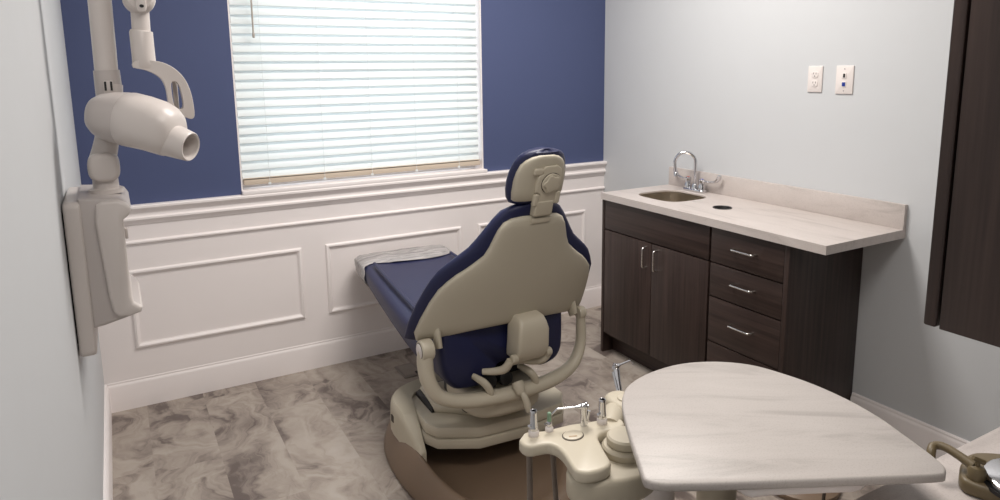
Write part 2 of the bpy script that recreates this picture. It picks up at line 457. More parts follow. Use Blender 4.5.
# ceiling fixtures that hold the lamps
for cx, cy in ((-1.25, -1.25), (-1.95, -2.95)):
    t = thing('ceiling_light', 'recessed ceiling light panel over the room', 'ceiling light', (cx, cy, 2.73), 'ceiling lights')
    bm = new(); plate(bm, [(cx-.62, cy-.32), (cx+.62, cy-.32), (cx+.62, cy+.32), (cx-.62, cy+.32)], [[(cx-.59, cy-.29), (cx+.59, cy-.29), (cx+.59, cy+.29), (cx-.59, cy+.29)]], 2.725, 2.75)
    obj('frame', bm, white_pl, t); B('diffuser', (cx-.59, cy-.29, 2.735), (cx+.59, cy+.29, 2.748), white_pl, t)

# ------------------------------------------------------------------ counter run on the right wall
CD = .4975; XF = -.475; YL, YR = -.621, -1.957
c1 = thing('sink_cabinet', 'dark brown laminate two-door base cabinet under the sink', 'cabinet', (-.25, -1.0, 0))
bm = new(); box(bm, (-.455, -.624, .0), (-.003, -.606, .864)); box(bm, (XF, -.624, .0), (-.455, -.606, .864)); box(bm, (-.455, -1.378, .1), (-.005, -.624, .116)); box(bm, (-.455, -1.378, .1), (-.003, -1.362, .864)); box(bm, (-.008, -1.36, .1), (-.002, -.62, .864))
box(bm, (-.455, -1.36, .80), (-.437, -.624, .864))
obj('body', bm, wood_z, c1)
B('toe_kick', (-.405, -1.378, 0), (-.39, -.624, .115), wood_y, c1)
B('false_front', (XF, -1.372, .703), (-.456, -.630, .858), wood_y, c1, .001)
def hbar(yz0, yz1, parent, lab=None):
    (y0, z0), (y1, z1) = yz0, yz1; s = .028
    bm = new(); d = Vector((0, y1-y0, z1-z0)).normalized()
    p0, p1 = Vector((XF, y0, z0)), Vector((XF, y1, z1)); o = Vector((-s, 0, 0))
    tube(bm, [p0+Vector((.002,0,0)), p0+o*.55, p0+o*.9+d*.004, p0+o+d*.012, p1+o-d*.012, p1+o*.9-d*.004, p1+o*.55, p1+Vector((.002,0,0))], .0048, 10, sm=3)
    return obj('handle', bm, nickel, parent)
for (ya, yb, hy) in ((-.999, -.630, -.965), (-1.372, -1.003, -1.045)):
    d = B('door', (XF, ya, .118), (-.456, yb, .697), wood_z, c1, .001); hbar((hy, .571), (hy, .674), d)
c2 = thing('drawer_cabinet', 'dark brown laminate four-drawer base cabinet beside the sink cabinet', 'cabinet', (-.25, -1.57, 0))
bm = new(); box(bm, (-.455, -1.397, .1), (-.003, -1.380, .864)); box(bm, (-.455, -1.745, .1), (-.005, -1.38, .116)); box(bm, (-.008, -1.745, .1), (-.002, -1.38, .864)); box(bm, (-.455, -1.745, .84), (-.38, -1.39, .864))
obj('body', bm, wood_z, c2)
B('end_panel', (XF, -1.7870, 0), (-.003, -1.7650, .864), wood_z, c2, .001)
B('filler_strip', (-.455, -1.7645, .1), (-.437, -1.7450, .84), wood_z, c2)
B('toe_kick', (-.405, -1.765, 0), (-.39, -1.38, .115), wood_y, c2)
for za, zb, hz in ((.703, .858, .787), (.548, .697, .632), (.338, .542, .449), (.118, .332, .235)):
    d = B('drawer', (XF, -1.7635, za), (-.456, -1.384, zb), wood_y, c2, .001); hbar((-1.519, hz), (-1.632, hz), d)

# countertop with sink cutout and waste hole
SKC = (-.252, -.895)
def sinkpts(w, d, e=3.6): return sell(w, d, 40, e, SKC)
bm = new(); ct = [(-CD, YL), (-CD, YR), (0, YR), (0, YL)]
hole = [(-.277+.040*cos(a*pi/12), -1.257+.040*sin(a*pi/12)) for a in range(24)]
plate(bm, ct, [sinkpts(.140, .150), hole], .8648, .900)
bmesh.ops.remove_doubles(bm, verts=bm.verts, dist=1e-5)
cto = obj('countertop', bm, stone_y, ang=30)
tag(cto, 'pale stone-look countertop overhanging the dark cabinets on the right wall', 'countertop')
B('backsplash', (-.020, YR, .9), (0, YL, 1.0009), stone_y, cto, .0015)
bm = new()
rings = []
for w, d, zz in ((.1385, .1485, .893), (.1380, .1480, .893), (.137, .147, .84), (.130, .140, .76), (.115, .125, .742), (.03, .03, .738)):
    rings.append([(p[0], p[1], zz) for p in sinkpts(w, d)])
inner = rings; outer = [[(SKC[0]+(p[0]-SKC[0])*1.02, SKC[1]+(p[1]-SKC[1])*1.02, p[2]-.002) for p in r] for r in rings]
loft(bm, inner+outer[::-1], cap=False, closed=True)
lathe(bm, [(.03, 0), (.031, .003), (.024, .003), (.022, -.004), (.001, -.004)], (*SKC, .738))
tag(obj('sink', bm, steel), 'small undermount stainless steel sink with rounded corners in the counter', 'sink')
bm = new(); lathe(bm, [(.0395, -.07), (.0395, .0), (.044, .0005), (.044, .003), (.039, .003), (.037, .0), (.037, -.07)], (-.277, -1.257, .9)); 
wr = tag(obj('waste_chute_ring', bm, black), 'black lined round waste hole in the countertop beside the sink', 'waste chute')

# faucet
fc = thing('faucet', 'chrome gooseneck faucet with two wing handles behind the sink', 'faucet', (-.06, -.862, .9))
bm = new(); prism(bm, rbox(-.058, -.862, .052, .152, .024), .9, .915, .006)
for y in (-.812, -.912): lathe(bm, [(.020, .0), (.019, .02), (.016, .026), (.016, .042)], (-.058, y, .912))
lathe(bm, [(.018, 0), (.016, .02), (.011, .03)], (-.058, -.862, .912)); obj('base', bm, chrome, fc)
bm = new()
P = [(-.058, -.862, .93), (-.058, -.862, 1.05)]
for i in range(0, 13):
    a = pi*i/12*1.05; P.append((-.058-.058*(1-cos(a))*.68, -.862+.058*(1-cos(a))*.62, 1.052+.056*sin(a)))
P.append((P[-1][0]+.004, P[-1][1]-.004, .99))
tube(bm, P, .0085, 12); lathe(bm, [(.0105, 0), (.0105, .02), (.009, .022)], (P[-1][0], P[-1][1], .978)); obj('spout', bm, chrome, fc)
for y, sg, dm in ((-.812, 1, red_m), (-.912, -1, bluedot)):
    bm = new(); lathe(bm, [(.016, 0), (.0165, .003), (.0165, .014), (.013, .018)], (-.058, y, .953))
    tube(bm, [(-.058, y, .962), (-.052, y+sg*.045, .960), (-.050, y+sg*.085, .968), (-.05, y+sg*.105, .985), (-.052, y+sg*.112, 1.003)], [.008, .0075, .010, .014, .012], 10, sm=4, flat=.7)
    h = obj('handle', bm, chrome, fc); bm = new(); lathe(bm, [(.008, 0), (.008, .001)], (-.058, y, .971)); obj('index_dot', bm, dm, h)

# wall plates
def wall_plate(name, y0, y1, z0, z1, label):
    t = thing(name, label, 'wall plate' if 'data' in name else 'outlet', (0, (y0+y1)/2, z0))
    bm = new(); tf = lambda a, b, c: (-c, a, b)
    prism(bm, rbox((y0+y1)/2, (z0+z1)/2, abs(y1-y0), z1-z0, .003, 3), 0, .006, .003, tf=tf); obj('cover_plate', bm, white_pl, t)
    return t, tf, (y0+y1)/2, (z0+z1)/2
t, tf, yc, zc = wall_plate('power_outlet', -1.469, -1.541, 1.435, 1.55, 'white duplex power outlet on the right wall above the counter')
for s in (-1, 1):
    bm = new(); prism(bm, sell(.0165, .014, 24, 2.8, (yc, zc+s*.0195)), .005, .0085, .001, tf=tf); o = obj('socket', bm, white_pl, t)
    bm = new()
    for dy in (-.0065, .0065): box(bm, (-.0089, yc+dy-.0012, zc+s*.0195+.001), (-.0084, yc+dy+.0012, zc+s*.0195+.009))
    lathe(bm, [(.0026, 0), (.0026, .0005)], (-.0084, yc, zc+s*.0195-.006), (-1, 0, 0), 12); obj('slots', bm, seam_m, o)
t, tf, yc, zc = wall_plate('data_wall_plate', -1.606, -1.687, 1.43, 1.55, 'white data wall plate with blue jack, right of the power outlet')
bm = new(); box(bm, (-.0085, yc-.010, zc+.006), (-.005, yc+.010, zc+.030), .001); j = obj('jack', bm, white_pl, t); B('port', (-.0092, yc-.0045, zc+.010), (-.0084, yc+.0045, zc+.026), black, j)
bm = new(); box(bm, (-.0085, yc-.010, zc-.030), (-.005, yc+.010, zc-.006), .001); j = obj('jack', bm, white_pl, t); j2 = B('port', (-.0092, yc-.0075, zc-.027), (-.0084, yc+.0075, zc-.010), mat('blue_jack', (20, 50, 140), .4), j, label='blue port'); 
for zz in (zc+.046, zc-.046):
    bm = new(); lathe(bm, [(.0025, 0), (.0025, .001)], (-.006, yc, zz), (-1, 0, 0), 10); obj('screw', bm, nickel, t)

# ------------------------------------------------------------------ rear counter and upper cabinet behind the viewer's right
NY = -2.865
rc = thing('rear_base_cabinet', 'dark laminate base cabinet under the rear counter', 'cabinet', (-.9, -3.15, 0))
B('body', (-1.86, PY+.004, .09), (-.004, NY-.045, .78), wood_z, rc); B('toe_kick', (-1.86, PY+.004, 0), (-.004, NY-.1, .09), wood_z, rc)
for i in range(4): B('door', (-1.855+i*.463, NY-.045, .1), (-1.855+i*.463+.458, NY-.026, .775), wood_z, rc, .001)
bm = new(); box(bm, (-1.90, PY, .782), (0, NY, .82), .003)
tag(obj('rear_countertop', bm, stone_x), 'pale stone-look countertop at the lower right, behind the tray', 'countertop')
uc = thing('upper_cabinet', 'dark brown laminate wall cabinet hanging over the rear counter', 'cabinet', (-.9, -3.2, 1.177))
B('case', (-1.73, PY+.004, 1.177), (-.006, -2.995, 2.25), wood_z, uc, .0015)
for i in range(4):
    bm = new(); xa = -1.73+i*.4325
    prism(bm, rbox(xa+.213, 1.713, .428, 1.070, .002, 2), -2.991, -2.973, .0035, tf=lambda a, b, c: (a, c, b)); obj('door', bm, wood_z, uc)

# ------------------------------------------------------------------ dental chair
X0 = -1.525
ch = thing('dental_chair', 'navy vinyl dental chair with cream plastic back and brown floor base', 'dental chair', (X0, -1.1, 0))
# floor base: sloping brown skirt with a raised rim and a sunken middle
BX, BY = -1.57, -1.24
def foot(r, z, dy=0, cut=0):
    o = []
    for k in range(56):
        a = 2*pi*k/56; x, y = cos(a), sin(a); e = 2.7
        w = .330*r; l = .50*r
        X = math.copysign(abs(x)**(2/e), x)*w; Y = math.copysign(abs(y)**(2/e), y)*l
        X *= 1-.12*max(0, -Y/.62)  # narrower to the rear
        zz = z
        if cut and Y < 0: zz = z*(1-cut*(min(1, -Y/.5))**1.3)
        o.append((BX+X, BY+Y+dy, zz))
    return o
bm = new()
loft(bm, [foot(.99, .0), foot(1.0, .006), foot(1.0, .016), foot(.975, .045), foot(.93, .095, cut=.35), foot(.87, .135, cut=.6), foot(.83, .142, cut=.7), foot(.80, .135, cut=.75), foot(.76, .09, cut=.6), foot(.70, .055), foot(.3, .05), foot(.02, .05)])
obj('floor_base', bm, brown, ch, ang=60)
# cream hood around the front of the base, open to the rear
bm = new()
def hood(w, z, lf, lr, n=40):
    """horseshoe running from the rear left round the front to the rear right"""
    return w, z
outer = []
def arc(t, w, lf, lr):
    """t 0..1 along the horseshoe"""
    if t < .33: return (-w*(1-.10*(1-t/.33)), -lr*(1-t/.33))
    if t > .67: return (w*(1-.10*((t-.67)/.33)), -lr*((t-.67)/.33))
    a = pi-(t-.33)/.34*pi; e = 2.6; x, y = cos(a), sin(a)
    return (math.copysign(abs(x)**(2/e), x)*w, abs(y)**(2/e)*lf)
rings = []; NN = 48
for i in range(NN+1):
    t = i/NN; back = max(0, (abs(t-.5)-.17)/.33)   # 0 at front, 1 at the tips
    zt = .250-.110*back**1.3; zb = .125-.045*back
    th = .085*(1-back*.62)
    ox, oy = arc(t, .300, .20, .20); mx_, my_ = arc(t, .300-th*.35, .20-th*.35, .195); ix, iy = arc(t, .300-th, .20-th, .19)
    c = (BX, -1.10)
    R = [(c[0]+ox, c[1]+oy, zb), (c[0]+ox*.995, c[1]+oy*.995, zt-.030), (c[0]+ox*.975, c[1]+oy*.98, zt-.008), (c[0]+ox*.955, c[1]+oy*.96, zt), (c[0]+ix, c[1]+iy, zt-.004), (c[0]+ix, c[1]+iy, zb+.01)]
    rings.append(R)
loft(bm, rings); o = obj('base_hood', bm, cream_mat, ch, ang=50)
# brand plate
bm = new(); box(bm, (-.002, -.012, -.014), (.002, .012, .014), .001, mat=Matrix.Translation((BX-.2995, -1.08, .19)) @ Matrix.Rotation(.06, 4, 'Z')); obj('badge', bm, seam_m, o, label='small dark nameplate')
# lift arm cover
bm = new()
AX = -1.53
lo = [(-.255, -1.02), (-.272, -1.255), (-.245, -1.315), (-.105, -1.39), (.12, -1.40), (.275, -1.375), (.325, -1.30), (.33, -1.12), (.28, -1.02)]
prism(bm, [(AX+x, y) for x, y in lo], .150, .188, .004, 2)
o = obj('arm_cover', bm, cream_mat, ch)
bm = new(); prism(bm, [(AX+x*.99, y+.004 if y < -1 else y) for x, y in lo], .190, .236, .010, 2); obj('arm_cover_upper', bm, cream, o)
bm = new()
prism(bm, [(AX+x, y) for x, y in [(-.20, -1.02), (-.21, -1.2), (-.10, -1.29), (.10, -1.29), (.21, -1.2), (.20, -1.02)]], .23, .275, .02)
obj('arm_cap', bm, cream, o)
bm = new(); prism(bm, [(AX+x, y) for x, y in [(-.22, -1.2), (-.22, -1.02), (-.15, -.98), (.15, -.98), (.22, -1.02), (.22, -1.2)]], .12, .262, .03); obj('lift_housing', bm, black, ch)
B('lift_column', (X0-.13, -1.30, .24), (X0+.13, -1.08, .43), black, ch, .03, 3)

# yoke that carries the backrest
bm = new()
YP = [(-.318, -1.40, .590), (-.322, -1.40, .54), (-.314, -1.41, .474), (-.278, -1.425, .415), (-.19, -1.435, .382), (-.06, -1.44, .370), (.06, -1.44, .370), (.19, -1.435, .382), (.278, -1.425, .415), (.324, -1.41, .478), (.334, -1.40, .56), (.330, -1.40, .622)]
tube(bm, [(X0+a, b, c) for a, b, c in YP], [.027, .028, .027, .025, .026, .028, .028, .026, .022, .019, .018, .014], 16, sm=5, flat=1.3, upv=(0, 1, 0))
yk = obj('yoke', bm, cream, ch)
bm = new(); prism(bm, sell(.16, .17, 36, 3.2, (X0, -1.28)), .285, .38, .025); obj('yoke_saddle', bm, cream_mat, yk)
for s in (-1, 1):
    lx = -.268 if s < 0 else .300; hx = -.318 if s < 0 else .332; rr_ = .039 if s < 0 else .026; ww = .023 if s < 0 else .014; hz = .590 if s < 0 else .610
    bm = new(); lathe(bm, [(.001, -ww), (rr_*.85, -ww), (rr_*.95, -ww+.004), (rr_, .0), (rr_*.95, ww-.004), (rr_*.85, ww), (.001, ww)], (X0+hx, -1.40, hz), (1, 0, 0)); o = obj('hinge', bm, cream, yk)
    bm = new(); lathe(bm, [(rr_*.68, 0), (rr_*.68, .003), (rr_*.6, .005), (.001, .005)], (X0+hx+s*(ww-.001), -1.40, hz), (s, 0, 0)); oo = obj('hinge_cap', bm, white_pl, o)
    bm = new(); lathe(bm, [(rr_*.74, 0), (rr_*.74, .0012)], (X0+hx+s*ww, -1.40, hz), (s, 0, 0)); obj('cap_ring', bm, seam_m, o)
    bm = new(); tube(bm, [(X0+lx-s*.01, -1.345, .68), (X0+lx, -1.375, .645), (X0+lx, -1.40, hz-.005)], [.036, .034, .026], 16, sm=4, flat=.42, upv=(1, 0, 0)); obj('backrest_lug', bm, cream_mat, yk)
# seat and leg rest
def band(y, w, zt, zb, e=3.2, n=36, dx=0, crown=0):
    c = (zt+zb)/2; h = (zt-zb)/2
    r = []
    for k in range(n):
        a = 2*pi*k/n; x, z = cos(a), sin(a)
        X = math.copysign(abs(x)**(2/e), x)*w; Z = math.copysign(abs(z)**(2/e), z)*h
        if z > 0: Z += crown*(1-(X/w)**4)
        r.append((X0+.055*max(0,(y+1.3)/1.2)+dx+X, y, c+Z))
    return r
bm = new()
st = [(-.09, .180, .600, .520), (-.10, .222, .618, .505), (-.14, .240, .628, .492), (-.30, .252, .628, .475), (-.55, .265, .620, .455), (-.80, .274, .612, .436), (-1.0, .278, .608, .42), (-1.16, .278, .612, .41), (-1.26, .268, .63, .41), (-1.30, .25, .62, .43)]
loft(bm, [band(*s, crown=-.028) for s in st])
obj('seat', bm, navy, ch, ang=60)
for s in (-1, 1):
    bm = new(); tube(bm, [(X0+.055*(y+1.3)/1.2+s*w, y, z) for y, w, z in ((-.33, .205, .617), (-.55, .21, .609), (-.8, .212, .600), (-1.0, .213, .597))], [.008, .009, .009, .008], 10, sm=4, flat=.5); obj('seat_piping', bm, navy, ch)
# rear cushion of the seat under the backrest
bm = new()
def rc_ring(y, k):
    pts = [(-.258, .64), (-.262, .56), (-.250, .47), (-.225, .425), (-.19, .402), (-.12, .398), (-.085, .410), (-.06, .445), (-.02, .475), (.05, .48), (.10, .465), (.135, .432), (.165, .42), (.20, .425), (.235, .44), (.258, .48), (.262, .56), (.258, .64), (.235, .668), (.12, .672), (-.12, .672), (-.235, .668)]
    cx_, cz_ = 0, .56
    p = [Vector((cx_+(a-cx_)*k, cz_+(b-cz_)*k, 0)) for a, b in pts]
    return [(X0+q.x, y, q.y) for q in smooth_curve(p, 3, True)]
loft(bm, [rc_ring(-1.395, .90), rc_ring(-1.39, .95), rc_ring(-1.375, .99), rc_ring(-1.35, 1.0), rc_ring(-1.20, 1.0), rc_ring(-1.16, .96)])
obj('seat_rear_cushion', bm, navy, ch, ang=60)
B('seat_pan', (X0-.12, -1.25, .41), (X0+.12, -.8, .49), black, ch, .03, 3)
# clear plastic sleeve on the toe end
bm = new(); stp = [(-.062, .205, .600, .512), (-.066, .236, .622, .500), (-.10, .250, .633, .489), (-.16, .254, .634, .485), (-.24, .256, .634, .477), (-.31, .259, .6325, .470)]
rr = random.Random(3); rings = []
for i, s in enumerate(stp):
    r = band(*s, n=60, crown=-.028); q = []
    for k, p in enumerate(r):
        d = Vector(p)-Vector((X0, p[1], .55)); d.normalize(); a = .003*sin(k*1.3+i*1.1)+.002*sin(k*2.9+i*.7)
        dy = (-.05*max(0, cos(2*pi*k/60))*0+.03*sin(k*.35)) if i == len(stp)-1 else 0
        q.append(Vector(p)+d*(a+.002)+Vector((0, dy, 0)))
    rings.append(q)
loft(bm, rings, cap=False); bm.faces.new([bm.verts[i] if False else v for i, v in enumerate(list(bm.verts)[:60])])
sv = obj('plastic_sleeve', bm, film, ch, ang=180, label='wrinkled clear plastic sleeve over the toe end')
sm_ = sv.modifiers.new('sol', 'SOLIDIFY'); sm_.thickness = .001

# backrest
K = .33; Z0 = .62; Y0 = -1.42; XB = X0+.032
def interp(tab, z, i):
    for a, b in zip(tab, tab[1:]):
        if a[0] <= z <= b[0]:
            t = (z-a[0])/(b[0]-a[0]); return a[i]+(b[i]-a[i])*t
    return tab[0][i] if z < tab[0][0] else tab[-1][i]
def back_ring(z, w, d0, d1, wrap, n=48, e=2.6, yk=0):
    """section across the backrest: d0..d1 depth (towards the seat), sides wrap forward"""
    c = (d0+d1)/2; h = (d1-d0)/2; r = []
    for k in range(n):
        a = 2*pi*k/n; x, d = cos(a), sin(a)
        X = math.copysign(abs(x)**(2/e), x)*w; D = c+math.copysign(abs(d)**(2/e), d)*h
        D += (wrap+.22*max(0, .80-z))*(abs(X)/.36)**2+.05*max(0, .80-z)
        sag = .055*(abs(X)/.36)**2.2*min(1, max(0, (.80-z)/.15))
        r.append((XB+X-.020*min(1, max(0, (.80-z)/.12)), Y0-K*(z-Z0)+D, z-sag))
    return r
cush = [(.640, .27), (.646, .345), (.664, .374), (.71, .372), (.76, .363), (.80, .350), (.84, .331), (.875, .308), (.90, .281), (.93, .243), (.955, .212), (.985, .188), (1.02, .163), (1.05, .142), (1.08, .115), (1.098, .085), (1.106, .045)]
bm = new(); loft(bm, [back_ring(z, w, .000 if i > 1 else .012, .075 if 0 < i < 15 else .055, .05) for i, (z, w) in enumerate(cush)])
bc = obj('backrest', bm, navy, ch, ang=60)
# shell: bottom edge dips at the sides
shl = [(.634, .12, 0), (.639, .20, 0), (.645, .290, .0), (.654, .342, .0), (.68, .352, 0), (.72, .345, 0), (.77, .330, 0), (.81, .311, 0), (.84, .284, 0), (.865, .256, 0), (.885, .226, 0), (.905, .200, 0), (.93, .170, 0), (.96, .154, 0), (.99, .143, 0), (1.02, .131, 0), (1.045, .115, 0), (1.058, .092, 0), (1.064, .06, 0)]
bm = new(); NS = len(shl); rings = []
for i, (z, w, _) in enumerate(shl):
    edge = min(i, NS-1-i); dep = [-.004, -.012, -.017, -.020][min(edge, 3)]
    rings.append(back_ring(z, w, dep, .04, .05, e=3.4))
loft(bm, rings); o = obj('back_shell', bm, cream_tex, ch, ang=60)
# mounting neck plate on shell top
def onback(x, z, d): return (XB+x, Y0-K*(z-Z0)+d, z)
def tfb(x, z, d): return onback(x, z, -d)
HX = .010
bm = new(); prism(bm, [(HX-.037, 1.036), (HX+.037, 1.036), (HX+.037, 1.056), (HX-.037, 1.056)], .016, .023, .004, tf=tfb); obj('neck_pad', bm, cream, o)
bm = new(); prism(bm, rbox(HX, 1.090, .070, .055, .008), -.03, .030, .006, tf=tfb); obj('headrest_neck', bm, cream_mat, ch)
# headrest
hc_ = [(1.103, .072), (1.110, .092), (1.13, .105), (1.16, .111), (1.19, .111), (1.22, .107), (1.25, .097), (1.27, .085), (1.283, .068), (1.291, .046), (1.295, .02)]
def head_ring(z, w, d0, d1, n=36, e=2.6):
    c = (d0+d1)/2; h = (d1-d0)/2; r = []
    for k in range(n):
        a = 2*pi*k/n; x, d = cos(a), sin(a)
        r.append(onback(HX-.006+math.copysign(abs(x)**(2/e), x)*w, z, c+math.copysign(abs(d)**(2/e), d)*h+.02*(abs(x*w)/.12)**2))
    return r
bm = new(); loft(bm, [head_ring(z, w, .0 if 0 < i < 9 else .012, .062) for i, (z, w) in enumerate(hc_)]); hr = obj('headrest', bm, navy, ch, ang=60)
hs = [(1.118, .084), (1.124, .092), (1.15, .096), (1.19, .096), (1.22, .091), (1.245, .081), (1.260, .067), (1.270, .050), (1.275, .03)]
bm = new()
rings = []
for i, (z, w) in enumerate(hs):
    edge = min(i, len(hs)-1-i)
    rr_ = head_ring(z, w, [-.008, -.013, -.016][min(edge, 2)], .03, e=3.2); rings.append([(p[0]-.005, p[1], p[2]) for p in rr_])
loft(bm, rings); hsh = obj('headrest_shell', bm, cream_tex, hr, ang=60)
# articulating bracket and knob
bm = new()
br = [(-.040, 1.105), (.040, 1.105), (.046, 1.13), (.046, 1.20), (.040, 1.228), (.022, 1.240), (-.020, 1.239), (-.034, 1.228), (-.026, 1.214), (-.044, 1.205), (-.048, 1.18), (-.046, 1.15), (-.028, 1.142), (-.034, 1.128)]
prism(bm, [(HX+.004+a, b) for a, b in br], .010, .026, .005, tf=tfb)
prism(bm, rbox(HX-.040, 1.221, .036, .024, .008), .010, .025, .006, tf=tfb)
prism(bm, rbox(HX-.036, 1.122, .020, .045, .008), .010, .030, .006, tf=tfb)
prism(bm, rbox(HX+.046, 1.126, .020, .045, .008), .010, .030, .006, tf=tfb)
bk = obj('headrest_bracket', bm, cream, hr)
kc = onback(HX+.010, 1.180, -.026); ax = Vector((0, -1, -K)).normalized()
bm = new(); lathe(bm, [(.0375, -.001), (.0375, .0015)], kc, ax); obj('knob_gap', bm, seam_m, bk)
bm = new(); prism(bm, [((.036*(1-.02*cos(5*a)))*cos(a), (.036*(1-.02*cos(5*a)))*sin(a)) for a in [2*pi*k/60 for k in range(60)]], 0, .007, .003, tf=lambda x, z, d: tuple(Vector(kc)+Vector((x, 0, 0))+Vector((0, -K, 1)).normalized()*z+ax*d))
prism(bm, [((.029*(1-.13*cos(5*a)))*cos(a), (.029*(1-.13*cos(5*a)))*sin(a)) for a in [2*pi*k/60 for k in range(60)]], .004, .011, .003, tf=lambda x, z, d: tuple(Vector(kc)+Vector((x, 0, 0))+Vector((0, -K, 1)).normalized()*z+ax*d))
obj('knob', bm, cream, bk)
# lower hinge cover, pins, curved links
bm = new()
def hcov(p, q): return p
HB = X0+.056
sec = [(.676, -1.455, .046, .022), (.669, -1.472, .052, .028), (.652, -1.482, .057, .032), (.625, -1.486, .063, .036), (.56, -1.482, .064, .036), (.533, -1.474, .063, .034), (.512, -1.464, .060, .028), (.505, -1.46, .052, .022)]
rings = []
for z, y, w, d in sec: rings.append([(a, b, z) for a, b in sell(w, d+.018, 44, 8, (HB, y+.018))])
loft(bm, rings); hcv = obj('hinge_cover', bm, cream, ch, ang=50)
for s in (-1, 1):
    bm = new(); lathe(bm, [(.001, -.012), (.013, -.012), (.016, -.009), (.016, .009), (.013, .012), (.001, .012)], (HB+s*.071, -1.49, .525), (1, 0, 0), 20); obj('hinge_pin', bm, cream_mat, hcv)
bm = new()
tube(bm, [(HB-.086, -1.488, .522), (HB-.10, -1.475, .49), (HB-.125, -1.45, .475), (HB-.165, -1.42, .47)], [.014, .016, .014, .011], 12, sm=4)
tube(bm, [(HB+.078, -1.488, .522), (HB+.06, -1.475, .492), (HB+.03, -1.45, .48), (HB-.01, -1.42, .48)], [.013, .015, .013, .011], 12, sm=4)
tube(bm, [(HB-.06, -1.43, .485), (HB+.06, -1.43, .485)], .012, 12)
obj('link', bm, cream_mat, hcv)
for xx in (-.118, .072):
    bm = new(); tube(bm, [(X0+xx-.02, -1.40, .452), (X0+xx+.004, -1.445, .437), (X0+xx+.02, -1.455, .408), (X0+xx+.022, -1.45, .378)], [.012, .017, .016, .010], 12, sm=4, flat=.7, upv=(1, 0, 0)); obj('release_lever', bm, cream_mat, ch)
for xx in (-.075, -.01):
    bm = new(); lathe(bm, [(.024, -.06), (.028, .0), (.026, .02), (.02, .024), (.001, .024)], (X0+xx, -1.40, .418), (0, -1, .25), 20); obj('pivot_boss', bm, black, ch)
bm = new(); lathe(bm, [(.022, -.02), (.022, .0), (.018, .018), (.012, .026)], (X0+.012, -1.475, .402), (0, -.5, -.6), 20); lv = obj('lever_socket', bm, cream_mat, ch)
bm = new(); tube(bm, [(X0+.012, -1.482, .398), (X0+.020, -1.505, .372), (X0+.026, -1.512, .345), (X0+.030, -1.513, .322)], [.009, .012, .013, .010], 14, sm=4, flat=1, upv=(0, 1, 0)); obj('lock_lever', bm, cream, lv)

# utility cover plate on the floor under the leg rest
bm = new(); prism(bm, rbox(-1.497, -.30, .105, .16, .01), 0, .006, .003)
fp = tag(obj('floor_access_cover', bm, mat('grey_cover', (128, 120, 114), .4)), 'small grey metal access cover on the floor under the chair leg rest', 'floor cover')
bm = new(); prism(bm, rbox(-1.497, -.30, .08, .13, .008), .006, .008, .001); obj('lid', bm, mat('grey_lid', (146, 138, 130), .35, .3), fp)
bm = new(); prism(bm, rbox(-1.468, -.355, .024, .03, .004), .008, .011, .001); obj('latch', bm, black, fp)

# ------------------------------------------------------------------ delivery unit: tray table and instrument holder
du = thing('delivery_unit', 'pale stone tray table on cream arm with instrument holder at its left', 'dental delivery unit', (-1.76, -2.70, 0))
tabp = [(-2.036, -2.726), (-2.005, -2.673), (-1.974, -2.62), (-1.944, -2.571), (-1.911, -2.522), (-1.878, -2.485), (-1.836, -2.456), (-1.764, -2.436), (-1.676, -2.437), (-1.601, -2.468), (-1.548, -2.519), (-1.525, -2.58), (-1.512, -2.655), (-1.514, -2.735), (-1.528, -2.805), (-1.546, -2.854), (-1.568, -2.91), (-1.584, -2.943), (-1.594, -2.957), (-1.608, -2.965), (-1.627, -2.963), (-1.728, -2.912), (-1.828, -2.861), (-1.929, -2.809), (-2.005, -2.768), (-2.028, -2.752), (-2.038, -2.738)]
bm = new(); prism(bm, [tuple(v)[:2] for v in smooth_curve([(a, b, 0) for a, b in tabp], 4, True)], .884, .900, .0045)
obj('tray_top', bm, stone_t, du)
bm = new(); prism(bm, [tuple(v)[:2] for v in smooth_curve([(a, b, 0) for a, b in [(-1.90, -2.815), (-1.86, -2.838), (-1.78, -2.878), (-1.73, -2.90), (-1.70, -2.885), (-1.72, -2.83), (-1.80, -2.74), (-1.88, -2.74)]], 3, True)], .868, .885, .006); obj('under_tray_grip', bm, white_pl, du)
# column under the tray
bm = new(); lathe(bm, [(.075, .0), (.078, .01), (.078, .06), (.05, .09), (.042, .11), (.042, .72), (.05, .74), (.05, .80)], (-1.648, -2.530, .03)); cl = obj('column', bm, cream_mat, du)
bm = new(); lathe(bm, [(.19, 0), (.20, .01), (.19, .03), (.09, .045), (.07, .05)], (-1.66, -2.515, 0)); obj('foot_plate', bm, brown, du)
bm = new(); prism(bm, rbox(-1.72, -2.60, .26, .16, .03), .83, .884, .02); obj('tray_mount', bm, cream_mat, du)
# support arm under the holder head
bm = new()
arm = [(-1.965, -2.415), (-1.945, -2.40), (-1.90, -2.385), (-1.85, -2.368), (-1.80, -2.36), (-1.765, -2.37), (-1.745, -2.41), (-1.76, -2.46), (-1.80, -2.50), (-1.86, -2.515), (-1.93, -2.492), (-1.965, -2.47), (-1.975, -2.44)]
prism(bm, [tuple(v)[:2] for v in smooth_curve([(a-.028, b-.035, 0) for a, b in arm], 3, True)], .695, .752, .012)
am = obj('arm', bm, cream_mat, du)
bm = new(); lathe(bm, [(.046, 0), (.048, .004), (.048, .014), (.044, .019), (.001, .020)], (-1.852, -2.462, .752), n=36); obj('joint_ring', bm, cream_mat, am)
bm = new(); lathe(bm, [(.035, 0), (.038, .004), (.038, .017), (.034, .021), (.001, .022)], (-1.852, -2.462, .771), n=36); obj('joint_cap', bm, cream, am)
bm = new(); lathe(bm, [(.030, 0), (.034, .004), (.034, .62), (.030, .63)], (-1.765, -2.475, .07)); obj('arm_post', bm, white_pl, du)
